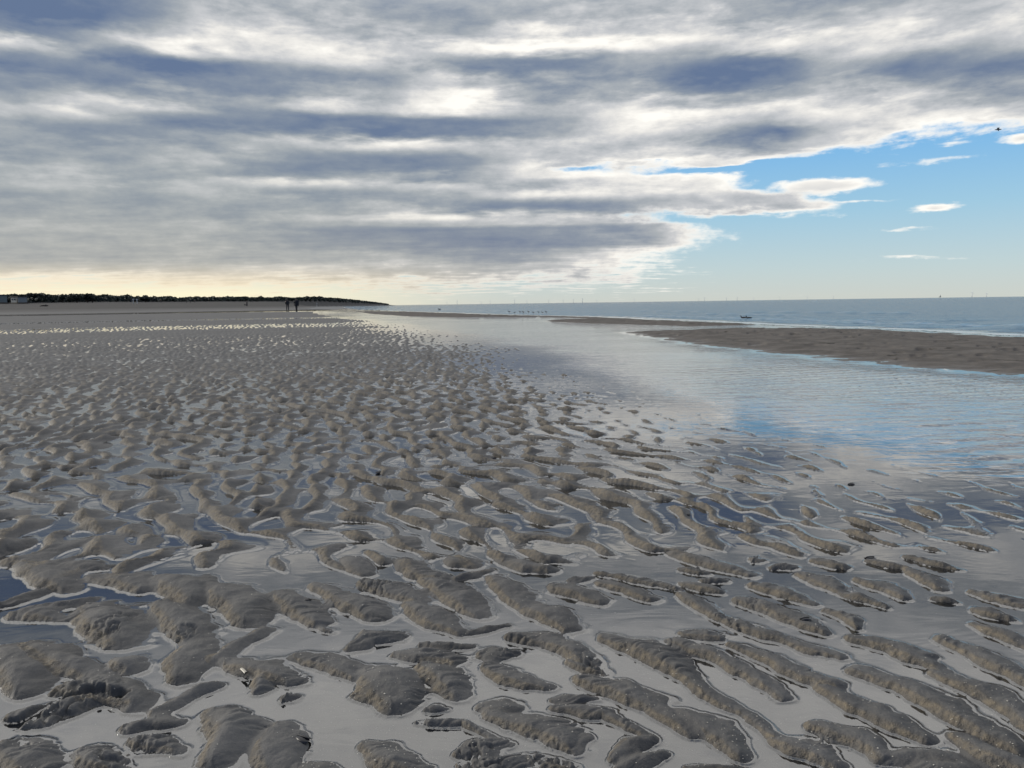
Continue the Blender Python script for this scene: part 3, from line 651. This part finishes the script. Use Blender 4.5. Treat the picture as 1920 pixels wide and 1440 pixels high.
M_dark = simple('dark_cloth', (0.018, 0.020, 0.026, 1), .8); M_skin = simple('skin', (0.42, 0.27, 0.20, 1), .55); M_hair = simple('hair', (0.03, 0.022, 0.018, 1), .6)
M_jeans = simple('trouser_cloth', (0.025, 0.028, 0.038, 1), .8); M_red = simple('faded_cloth', (0.08, 0.05, 0.05, 1), .8)
M_leaf = simple('dark_foliage', (0.034, 0.044, 0.034, 1), .7, var=.5, scale=.3); M_bark = simple('bark', (0.05, 0.04, 0.032, 1), .9)
M_white = simple('turbine_paint', (0.62, 0.66, 0.70, 1), .5); M_steel = simple('grey_steel', (0.20, 0.22, 0.24, 1), .5)
M_wall = simple('pale_cladding', (0.22, 0.26, 0.28, 1), .7); M_wall2 = simple('weathered_cladding', (0.16, 0.20, 0.21, 1), .7); M_roof = simple('dark_roofing', (0.04, 0.045, 0.05, 1), .8)
M_glass = simple('window_glass', (0.05, 0.07, 0.08, 1), .1); M_wood = simple('weathered_wood', (0.10, 0.085, 0.07, 1), .9); M_post = simple('white_post_paint', (0.6, 0.6, 0.58, 1), .6)
M_feather = simple('dark_plumage', (0.035, 0.032, 0.03, 1), .7); M_gull = simple('grey_plumage', (0.10, 0.12, 0.14, 1), .6)
M_mussel = simple('mussel_shell_blue_black', (0.010, 0.011, 0.016, 1), .3); M_shell = simple('white_shell', (0.62, 0.58, 0.50, 1), .4, scale=200); M_razor = simple('razor_shell_cream', (0.5, 0.46, 0.38, 1), .4, scale=200)

# ------------------------------------------------------------------ people
def skin_body(name, verts, edges, radii, mat, parent, sub=1):
    me = bpy.data.meshes.new(name); me.from_pydata(verts, edges, []); me.materials.append(mat)
    o = bpy.data.objects.new(name, me); C.objects.link(o); o.parent = parent
    sk = me.skin_vertices
    md = o.modifiers.new('skin', 'SKIN'); md.use_smooth_shade = True
    if not me.skin_vertices:
        me.attributes  # layer is made by the modifier
    lay = me.skin_vertices[0] if me.skin_vertices else None
    for i, r in enumerate(radii):
        lay.data[i].radius = (r if isinstance(r, tuple) else (r, r))
    lay.data[0].use_root = True
    if sub: sb = o.modifiers.new('smooth', 'SUBSURF'); sb.levels = sub; sb.render_levels = sub
    return o
def person(name, loc, label, group, rz=0.0, stride=0.16, lean=0.05, coat=M_dark, legs=M_jeans, wide=1.0, h=1.72, long_coat=True):
    t = thing(name, loc, label, 'person', group, rz, h / 1.72)
    L = lean
    V = [(0, 0, .93), (0, L * .5, 1.15), (0, L, 1.38), (0, L * 1.15, 1.48), (0, L * 1.5, 1.56), (0, L * 1.7, 1.66),
         (-.10, 0, .90), (-.11, stride * .55, .50), (-.11, stride, .08), (-.11, stride + .15, .04),
         (.10, 0, .90), (.11, -stride * .35, .50), (.11, -stride, .10), (.11, -stride + .14, .04),
         (-.20, L, 1.40), (-.25, -.05, 1.14), (-.22, .10, .92), (-.215, .13, .84), (.20, L, 1.40), (.25, .05, 1.14), (.22, .14, .93), (.215, .17, .85)]
    E = [(0, 1), (1, 2), (2, 3), (3, 4), (4, 5), (0, 6), (6, 7), (7, 8), (8, 9), (0, 10), (10, 11), (11, 12), (12, 13), (2, 14), (14, 15), (15, 16), (16, 17), (2, 18), (18, 19), (19, 20), (20, 21)]
    Rr = [(.15, .11), (.14, .10), (.15, .10), .055, .085, .092, .085, .058, .042, .035, .085, .058, .042, .035, .055, .042, .032, .030, .055, .042, .032, .030]
    skin_body('body', V, E, Rr, M_skin, t)
    # coat, trousers, hair and shoes over the body
    c = MB(); k = wide
    prof = [(.62 if long_coat else .84, .21 * k, .16), (.95, .20 * k, .155), (1.15, .19 * k, .145), (1.36, .215 * k, .14), (1.44, .15, .11), (1.50, .075, .075)]
    seg = 14; base = 0
    for z, a, b_ in prof:
        for q in range(seg):
            an = 2 * math.pi * q / seg; c.v.append((a * math.cos(an), b_ * math.sin(an) + L * (z - .9) / .5, z))
    for i in range(len(prof) - 1):
        for q in range(seg): c.f.append((i * seg + q, i * seg + (q + 1) % seg, (i + 1) * seg + (q + 1) % seg, (i + 1) * seg + q))
    for s_ in (14, 18): c.tube([V[s_], V[s_ + 1], V[s_ + 2]], [.075 * k, .062 * k, .052 * k], 10)
    c.build('coat', coat, t, True)
    tr = MB(); tr.tube([V[6], V[7], V[8]], [.105, .078, .062], 10); tr.tube([V[10], V[11], V[12]], [.105, .078, .062], 10); tr.build('trousers', legs, t, True)
    for q in (8, 12):
        a = V[q]; MB().tube([(a[0], a[1] - .05, .05), (a[0], a[1] + .06, .055), (a[0], a[1] + .20, .035)], [.050, .055, .035], 10, .9).build('shoe', M_hair, t, True)
    hy = L * 1.65
    MB().tube([(0, hy - .035, 1.52), (0, hy - .035, 1.60), (0, hy - .02, 1.69), (0, hy - .01, 1.755)], [.06, .105, .107, .05], 12).build('hair', M_hair, t, True)
    return t
def stand(x, yfoot, dist): 
    p = at(x, yfoot, dist); z = max(ground_z(p[0], p[1]), -0.05); return (p[0], p[1], z)
person('person', stand(539.5, 581, 122), 'slimmer walker in a dark jacket, left of the pair near the water', 'pair walking on the beach', R(25), .13, .13, wide=1.35, h=1.82, long_coat=False)
person('person', stand(556, 581, 120), 'bulkier walker in a long black coat, right of the pair near the water', 'pair walking on the beach', R(-10),   .10, .04, wide=1.95, h=1.86)
for i, (x, dist, hgt, lb) in enumerate([(245, 390, 1.7, 'tiny dark figure far off on the beach below the thin mast'), (286, 400, 1.75, 'tiny dark figure far off on dry sand, right of the mast'),
        (302, 405, 1.6, 'smallest tiny figure just right of another below the dunes'), (350, 420, 1.7, 'leftmost figure of a distant group of three on the sand'),
        (357, 420, 1.75, 'middle figure of a distant group of three on the sand'), (365, 425, 1.65, 'rightmost figure of a distant group of three on the sand'),
        (463, 255, 1.75, 'dark stout figure alone on the beach left of the walking pair'), (474, 520, 1.7, 'tiny figure at the dune foot beyond the stout lone figure')]):
    person('person', stand(x, 570, dist), lb, 'people far off along the beach', i * .8, .12, .04, coat=[M_dark, M_dark, M_red][i % 3], wide=1.7 if x == 463 else 1.1, h=hgt)
def dog(loc, rz):
    t = thing('dog', loc, 'small dark dog standing beside the stout lone figure', 'dog', None, rz)
    V = [(0, -.25, .45), (0, 0, .44), (0, .22, .46), (0, .36, .60), (0, .44, .66), (0, .58, .62), (-.08, .24, .40), (-.08, .22, .22), (-.08, .24, .03), (.08, .24, .40), (.08, .26, .22), (.08, .22, .03),
         (-.08, -.25, .38), (-.08, -.32, .20), (-.08, -.28, .03), (.08, -.25, .38), (.08, -.34, .20), (.08, -.30, .03), (0, -.38, .52), (0, -.52, .62)]
    E = [(0, 1), (1, 2), (2, 3), (3, 4), (4, 5), (2, 6), (6, 7), (7, 8), (2, 9), (9, 10), (10, 11), (0, 12), (12, 13), (13, 14), (0, 15), (15, 16), (16, 17), (0, 18), (18, 19)]
    skin_body('body', V, E, [.10, .10, .13, .08, .085, .04, .05, .03, .025, .05, .03, .025, .06, .032, .025, .06, .032, .025, .03, .015], M_dark, t)
    MB().tube([(-.05, .42, .70), (-.06, .40, .78)], [.03, .008], 6).build('ear', M_dark, t); MB().tube([(.05, .42, .70), (.06, .40, .78)], [.03, .008], 6).build('ear', M_dark, t)
dog(stand(460, 572, 252), R(70))

# ------------------------------------------------------------------ wind farm along the horizon
def turbine(loc, label):
    t = thing('wind_turbine', loc, label, 'wind turbine', 'offshore wind turbines on the horizon')
    MB().tube([(0, 0, -5), (0, 0, 18)], [5.5, 5.5], 12).build('transition_piece', M_steel, t)
    MB().tube([(0, 0, 18), (0, 0, 100)], [4.5, 3.0], 12).build('tower', M_white, t)
    MB().box((0, 2, 102), (6, 16, 6)).build('nacelle', M_white, t)
    hub = Vector((0, -8, 102))
    for k in range(3):
        a = R(20 + 120 * k); d = Vector((math.sin(a), 0, math.cos(a)))
        MB().tube([hub, hub + d * 12, hub + d * 38, hub + d * 58], [2.0, 3.4, 2.2, .7], 8, .4).build('blade', M_white, t)
    MB().tube([hub + Vector((0, -3, 0)), hub + Vector((0, 3, 0))], [1.5, 3.0], 10).build('hub', M_white, t)
    return t
TX = [838, 857, 902, 919, 965, 988, 1029, 1056, 1075, 1092, 1119, 1189, 1310, 1321, 1362, 1382, 1413, 1462, 1513, 1562, 1822, 1849]
ORD = 'first second third fourth fifth sixth seventh eighth ninth tenth eleventh twelfth thirteenth fourteenth fifteenth sixteenth seventeenth eighteenth nineteenth twentieth'.split()
SCL = {857: 1.1, 1092: 1.25, 965: 1.05, 1822: 1.35, 1849: 1.05, 1382: 1.1}
proto = None
for i, x in enumerate(TX):
    p = at(x, 566, 23000 if x < 1700 else 24000); loc = (p[0], p[1], 0)
    lb = f'{ORD[i]} wind turbine from the left on the sea horizon' if i < 20 else ('tall thin wind turbine far right on the horizon, left of the last one' if i == 20 else 'rightmost wind turbine on the horizon')
    rz = random.uniform(-.5, .5); sc_t = SCL.get(x, random.uniform(.75, 1.0)) * .95
    if proto is None: proto = turbine(loc, lb); proto.rotation_euler[2] = rz; proto.scale = (sc_t,) * 3
    else: copy_thing(proto, loc, lb, rz, sc_t)
p = at(1762, 566, 22000)
t = thing('offshore_platform', (p[0], p[1], 0), 'offshore platform with a short thick mast on the far right horizon', 'platform', None, 0, .75)
MB().box((0, 0, 30), (60, 40, 12)).build('deck', M_steel, t); MB().box((12, 0, 50), (22, 20, 28)).build('tower_block', M_steel, t)
for sx_ in (-22, 22):
    for sy_ in (-14, 14): MB().tube([(sx_ * 1.1, sy_ * 1.1, -4), (sx_, sy_, 25)], [3, 3], 8).build('leg', M_steel, t)
MB().tube([(12, 0, 63), (12, 0, 105)], [4, 2.5], 8).build('mast', M_steel, t)

# ------------------------------------------------------------------ birds
def wader(loc, label, rz, sc=1.0, group='wading birds in the shallow surf'):
    t = thing('wading_bird', loc, label, 'bird', group, rz, sc)
    MB().tube([(0, -.13, .17), (0, -.08, .175), (0, 0, .18), (0, .07, .20), (0, .10, .25), (0, .125, .285), (0, .15, .28)], [.008, .03, .05, .035, .018, .022, .008], 10).build('body', M_feather, t, True)
    MB().tube([(0, .145, .28), (0, .21, .26)], [.006, .003], 6).build('bill', M_hair, t)
    for s_ in (-1, 1):
        MB().tube([(s_ * .02, 0, .15), (s_ * .02, -.01, .07), (s_ * .02, .005, -.02)], [.006, .005, .005], 6).build('leg', M_hair, t)
        MB().tube([(s_ * .045, .06, .195), (s_ * .05, -.02, .19), (s_ * .03, -.14, .17)], [.015, .022, .004], 8, .5).build('wing', M_feather, t, True)
    return t
w0 = None
for i, x in enumerate([955, 965, 975, 981, 991, 1000, 1010, 1017, 1024]):
    g = ground(x, 588.0 + (0.6 if i % 2 else 0), 0); lb = f'{ORD[i]} wading bird from the left, of the row standing in the surf'
    if w0 is None: w0 = wader((g[0], g[1], 0.0), lb, R(80), .8)
    else: copy_thing(w0, (g[0], g[1], 0.0), lb, R(random.choice([80, -85, 60, 110])), random.uniform(.6, .9))
def floater(loc, label, rz, sc):
    t = thing('seabird', loc, label, 'bird', 'seabirds afloat near the shore', rz, sc)
    MB().tube([(0, -.26, .10), (0, -.16, .07), (0, 0, .05), (0, .14, .06), (0, .19, .13), (0, .21, .21), (0, .25, .23), (0, .28, .22)], [.01, .07, .11, .08, .04, .04, .04, .015], 12).build('body', M_feather, t, True)
    MB().tube([(0, .27, .22), (0, .35, .21)], [.014, .006], 6).build('bill', M_hair, t)
    for s_ in (-1, 1): MB().tube([(s_ * .09, .10, .09), (s_ * .10, -.05, .10), (s_ * .04, -.24, .12)], [.02, .04, .006], 8, .5).build('wing', M_feather, t, True)
g = ground(824, 580.5); f0 = floater((g[0], g[1], 0), 'single dark seabird afloat left of the wading birds', R(90), .9)
for x, y, lb in [(1394, 597, 'dark seabird afloat before the surf, left of two side by side'), (1404, 597.4, 'dark seabird afloat before the surf, right of two side by side')]:
    g = ground(x, y); floater((g[0], g[1], 0.0), lb, R(80), .5)
p = at(1872, 243, 70)
t = thing('gull', p, 'lone gull gliding dark against the blue gap at the right', 'bird', None, R(60))
MB().tube([(0, -.22, 0), (0, -.12, .005), (0, 0, .01), (0, .12, .012), (0, .19, .02), (0, .23, .015)], [.012, .04, .055, .045, .032, .01], 10).build('body', M_gull, t, True)
for s_ in (-1, 1):
    m = MB(); pts = [(0.03, .08, -.06, .02), (.22, .12, -.03, .10), (.42, .07, -.05, .07), (.58, -.02, -.08, .0)]
    for xx, yf_, yb_, zz in pts: m.v += [(s_ * xx, yf_, zz), (s_ * xx, yb_, zz - .004), (s_ * xx, yb_ * .5 + yf_ * .5, zz + .012)]
    for k in range(3):
        a = 3 * k
        for u_, v_ in ((0, 1), (1, 2), (2, 0)): m.f.append((a + u_, a + v_, a + 3 + v_, a + 3 + u_))
    m.build('wing', M_gull, t, True)
MB().tube([(0, .22, .016), (0, .27, .008)], [.009, .003], 6).build('bill', M_hair, t)

# ------------------------------------------------------------------ the dune belt on the far left
rnd = random.Random(4)
scr = MB()
for i in range(24000):
    a = rnd.uniform(R(-37), azel(728, 570)[0]); D = float(np.interp(a, FA, [f[1] for f in FOOT])); zt_ = float(np.interp(a, FA, [f[3] for f in FOOT]))
    r = D + rnd.uniform(2, 26) * D / 400; x, y = r * math.sin(a), r * math.cos(a); k = D / 400
    lump = 0.55 + 0.45 * math.sin(a * 310 + math.sin(a * 97) * 3) * math.sin(a * 171)
    thin = ss(azel(640, 570)[0], azel(735, 570)[0], a)
    z = ground_z(x, y) + rnd.uniform(-.1, 1.0) * (1.15 * lump + .25) * (1 - .75 * float(thin)) * (0.9 + .2 * k)
    scr.quad((x, y, z), rnd.uniform(.45, 1.0) * k ** .5 * 1.15, rnd)
o = scr.build('dune_scrub', M_leaf); o['kind'] = 'stuff'; o['label'] = 'dark low scrub covering the distant dunes'
def tree(x, ytop, wpx, D, label, cat='tree', name='windswept_tree', group='trees on the dunes'):
    top = at(x, ytop, D); gz = ground_z(top[0], top[1]) - .2; hgt = top[2] - gz; W = wpx / FPX * D / 2
    t = thing(name, (top[0], top[1], gz), label, cat, group)
    MB().tube([(0, 0, 0), (.1, 0, hgt * .3), (.05, .1, hgt * .65)], [.28, .2, .09], 8).tube([(.1, 0, hgt * .3), (W * .5, .2, hgt * .6)], [.14, .05], 6).tube([(.08, 0, hgt * .35), (-W * .5, -.2, hgt * .62)], [.14, .05], 6).build('trunk', M_bark, t)
    m = MB(); cl = [(rnd.uniform(-.75, .75) * W, rnd.uniform(-.6, .6) * W, hgt * rnd.uniform(.45, .82), rnd.uniform(.3, .55)) for _ in range(11)] + [(0, 0, hgt * .8, .42)]
    for cx_, cy_, cz_, cr_ in cl:
        for _ in range(95):
            d = Vector((rnd.gauss(0, 1), rnd.gauss(0, 1), rnd.gauss(0, 1))).normalized() * rnd.uniform(.3, 1) ** .5
            z = cz_ + d.z * cr_ * hgt * .42
            if z > hgt: continue
            m.quad((cx_ + d.x * cr_ * W, cy_ + d.y * cr_ * W, z), rnd.uniform(.16, .38), rnd)
    m.build('crown', M_leaf, t)
for x, yt, wpx, lb in [(4, 554, 16, 'low dark tree behind the grey-blue hut at the left frame edge'), (22, 551.5, 20, 'rounded dark tree between the two beach huts'), (40, 552, 18, 'flat-topped dark tree behind the pale hut'),
        (57, 549.5, 20, 'tallest rounded tree just right of the pale hut'), (76, 554, 16, 'low tree sloping away right of the tallest one'), (117, 554, 8, 'small lone bush-like tree poking above the low scrub'),
        (143, 550.5, 28, 'broadest dome-shaped tree on the dunes'), (163, 549.5, 12, 'thin-topped tree rising from the right side of the broad dome'), (172, 552.5, 16, 'lower tree right of the thin-topped tree'),
        (206, 555, 20, 'rounded tree right of the gap beside the broad dome'), (240, 556, 20, 'low tree beneath the thin mast'), (272, 556.5, 24, 'wide low tree right of the thin mast')]:
    tree(x, yt, wpx, 345 if x < 180 else 400, lb)
def hut(x, ybase, dist, wd, hg, dp, wall, label, rz):
    p = at(x, ybase, dist); gz = ground_z(p[0], p[1])
    t = thing('beach_hut', (p[0], p[1], gz), label, 'beach hut', 'beach huts at the dune foot', rz)
    MB().box((0, 0, .2), (wd + .8, dp + 1.2, .4)).build('deck', M_wood, t)
    wl_ = MB().box((0, 0, .4 + hg / 2), (wd, dp, hg)).build('wall', wall, t)
    MB().box((0, 0, .4 + hg + .12), (wd + .5, dp + .5, .24)).build('roof', M_roof, t)
    for k in (-.3, .05):
        f = MB().box((wd * k, -dp / 2 - .03, .4 + hg * .58), (wd * .22, .06, hg * .4)).build('window', M_post, t); MB().box((wd * k, -dp / 2 - .07, .4 + hg * .58), (wd * .18, .03, hg * .33)).build('pane', M_glass, f)
    MB().box((wd * .36, -dp / 2 - .03, .4 + hg * .38), (wd * .16, .06, hg * .76)).build('door', M_roof, t)
    return t
hut(0, 569, 318, 3.6, 2.5, 3, M_wall2, 'grey-blue flat-roofed beach hut cut by the left frame edge', R(-30))
hut(36, 568, 322, 4.6, 1.9, 3, M_wall, 'pale beach hut under the dark trees near the left edge', R(-28))
p = at(246.5, 562, 398); z = ground_z(p[0], p[1])
t = thing('mast', (p[0], p[1], z), 'thin dark mast rising above the dune scrub', 'mast')
MB().tube([(0, 0, 0), (0, 0, max(1.5, at(246.5, 552.5, 398)[2] - z))], [.14, .08], 8).build('pole', M_steel, t)
MB().box((0, 0, .15), (.6, .6, .3)).build('base', M_steel, t)
MB().box((0, 0, max(1.5, at(246.5, 552.5, 398)[2] - z) - .1), (.5, .1, .12)).build('crossbar', M_steel, t)
def post(x, dist, hgt, label, mat=M_post):
    p = at(x, 567, dist); z = ground_z(p[0], p[1])
    t = thing('beach_post', (p[0], p[1], z), label, 'post', 'marker posts on the beach')
    MB().tube([(0, 0, -.3), (0, 0, hgt)], [.16, .14], 8).build('post', mat, t); MB().box((0, 0, hgt - .25), (.8, .08, .45)).build('board', mat, t)
post(250, 330, 1.9, 'pale marker post below the thin mast, left of two'); post(257, 330, 1.9, 'pale marker post below the thin mast, right of two'); post(594, 600, 3.2, 'pale marker post at the dune foot right of the walking pair')
p = at(82, 571, 250); z = ground_z(p[0], p[1])
t = thing('driftwood', (p[0], p[1], z), 'dark piece of driftwood lying on the far left beach', 'driftwood', None, R(20))
MB().tube([(-1.0, 0, .15), (-.2, .05, .25), (.6, 0, .22), (1.1, .1, .2)], [.12, .2, .22, .1], 8).build('trunk', M_wood, t, True); MB().tube([(.3, 0, .25), (.6, -.1, .6)], [.1, .03], 6).build('branch', M_wood, t, True)

# ------------------------------------------------------------------ shells and weed on the sand
def place(x, y, up=0.012):
    g = ground(x, y, up); z = ground_z(*g); g = ground(x, y, z); return (g[0], g[1], max(ground_z(*g), float(np.interp(math.hypot(*g), RAD, LV[:, NA // 2]))))
def mussel(loc, label, rz, sc):
    t = thing('mussel_shell', loc, label, 'shell', 'black mussel shells on the sand', rz, sc)
    for k, tilt in ((0, R(8)), (1, R(-38))):
        m = MB(); nu, nv = 7, 9
        for i in range(nu + 1):
            u = i / nu; x = (u - .5) * .058; wd = .0145 * math.sin(math.pi * min(1, u * .55 + .12)) ** 1.1 * (1.0 if u < .85 else 1 - (u - .85) * 4)
            for j in range(nv):
                a = math.pi * j / (nv - 1); yy = wd * math.cos(a); zz = .0085 * math.sin(a) * math.sin(math.pi * (u * .85 + .08)) 
                yy, zz = yy * math.cos(tilt) - zz * math.sin(tilt), yy * math.sin(tilt) + zz * math.cos(tilt)
                m.v.append((x, yy + k * .012, zz + .003 + k * .002))
        for i in range(nu):
            for j in range(nv - 1): m.f.append((i * nv + j, (i + 1) * nv + j, (i + 1) * nv + j + 1, i * nv + j + 1))
        m.build('valve', M_mussel, t, True)
    return t
m0 = None
for x, y, lb, rz, sc_m in [(925, 861, 'black mussel shell on a crest in the middle distance, near the picture centre', 0, 1.0), (1597, 912, 'black mussel shell at the end of the long low ridge by the channel', .4, .9),
        (1633, 1053, 'black mussel shell beside small mounds on the right', .2, 1.0), (1309, 1063, 'small black mussel shell on a thin ridge at centre right', 1.2, .6), (1290, 966, 'small black mussel shell lying in a trough at centre right', .1, .6),
        (364, 823, 'tiny black mussel shell standing up among the left mounds', 1.5, .9), (712, 888, 'mussel shell added for a dark hollow on a mound left of centre', .2, 1.1), (577, 1126, 'slim black mussel shell on a ribbed mound in the left foreground', -.2, .55),  # the shell left of centre is added in place of a dark hollow
        (566, 1388, 'open black mussel shell on the round mound at the bottom', -.5, .95), (1511, 1183, 'mussel shell added for a dark hole in the rounded end of a rippled mound', .3, .8)]:  # the last shell is added where the mound has a dark hole
    loc = place(x, y); sc_m *= .6
    if m0 is None: m0 = mussel(loc, lb, rz, sc_m)
    else: copy_thing(m0, loc, lb, rz, sc_m)
loc = place(457, 1256)
t = thing('razor_shell', loc, 'white sliver of razor shell stuck in the edge of a left foreground mound', 'shell', None, R(-50), .6)
m = MB()
for i in range(9):
    for j in range(6):
        a = math.pi * j / 5; m.v.append(((i - 4) * .0055, .006 * math.cos(a), .004 + .0032 * math.sin(a) + .001 * math.sin(i * .4)))
for i in range(8):
    for j in range(5): m.f.append((i * 6 + j, i * 6 + 6 + j, i * 6 + 7 + j, i * 6 + 1 + j))
m.build('valve', M_razor, t, True); MB().box((.0225, 0, .0055), (.002, .010, .005)).build('hinge', M_wood, t)
chips = MB(); nch = 0
while nch < 2600:
    x = rnd.uniform(560, 2000) if rnd.random() < .8 else rnd.uniform(-60, 900); y = rnd.uniform(1020, 1500)
    g = ground(x, y, .003); 
    if vn_ := float(vnoise(np.array([g[0] / .16]), np.array([g[1] / .16]), 4)[0]) < rnd.uniform(-.6, .5) and rnd.random() < .7: continue
    z = ground_z(*g); s_ = rnd.uniform(.0006, .0015) * (2.0 if rnd.random() < .03 else 1)
    n = len(chips.v); a = rnd.uniform(0, 6.3); tl = rnd.uniform(-.4, .4)
    for q in range(5):
        an = a + q * 1.2566; rr_ = s_ * rnd.uniform(.6, 1.2); chips.v.append((g[0] + rr_ * math.cos(an), g[1] + rr_ * math.sin(an), z + .0008 + tl * rr_ * math.cos(an)))
    chips.v.append((g[0], g[1], z + .0008 + s_ * .5)); chips.f += [(n + q, n + (q + 1) % 5, n + 5) for q in range(5)] + [(n + 4, n + 3, n + 2, n + 1, n)]
    nch += 1
o = chips.build('shell_fragments', M_shell); o['kind'] = 'stuff'; o['label'] = 'pale shell fragments scattered over the wet sand and pool beds'
scene.cycles.use_denoising = True
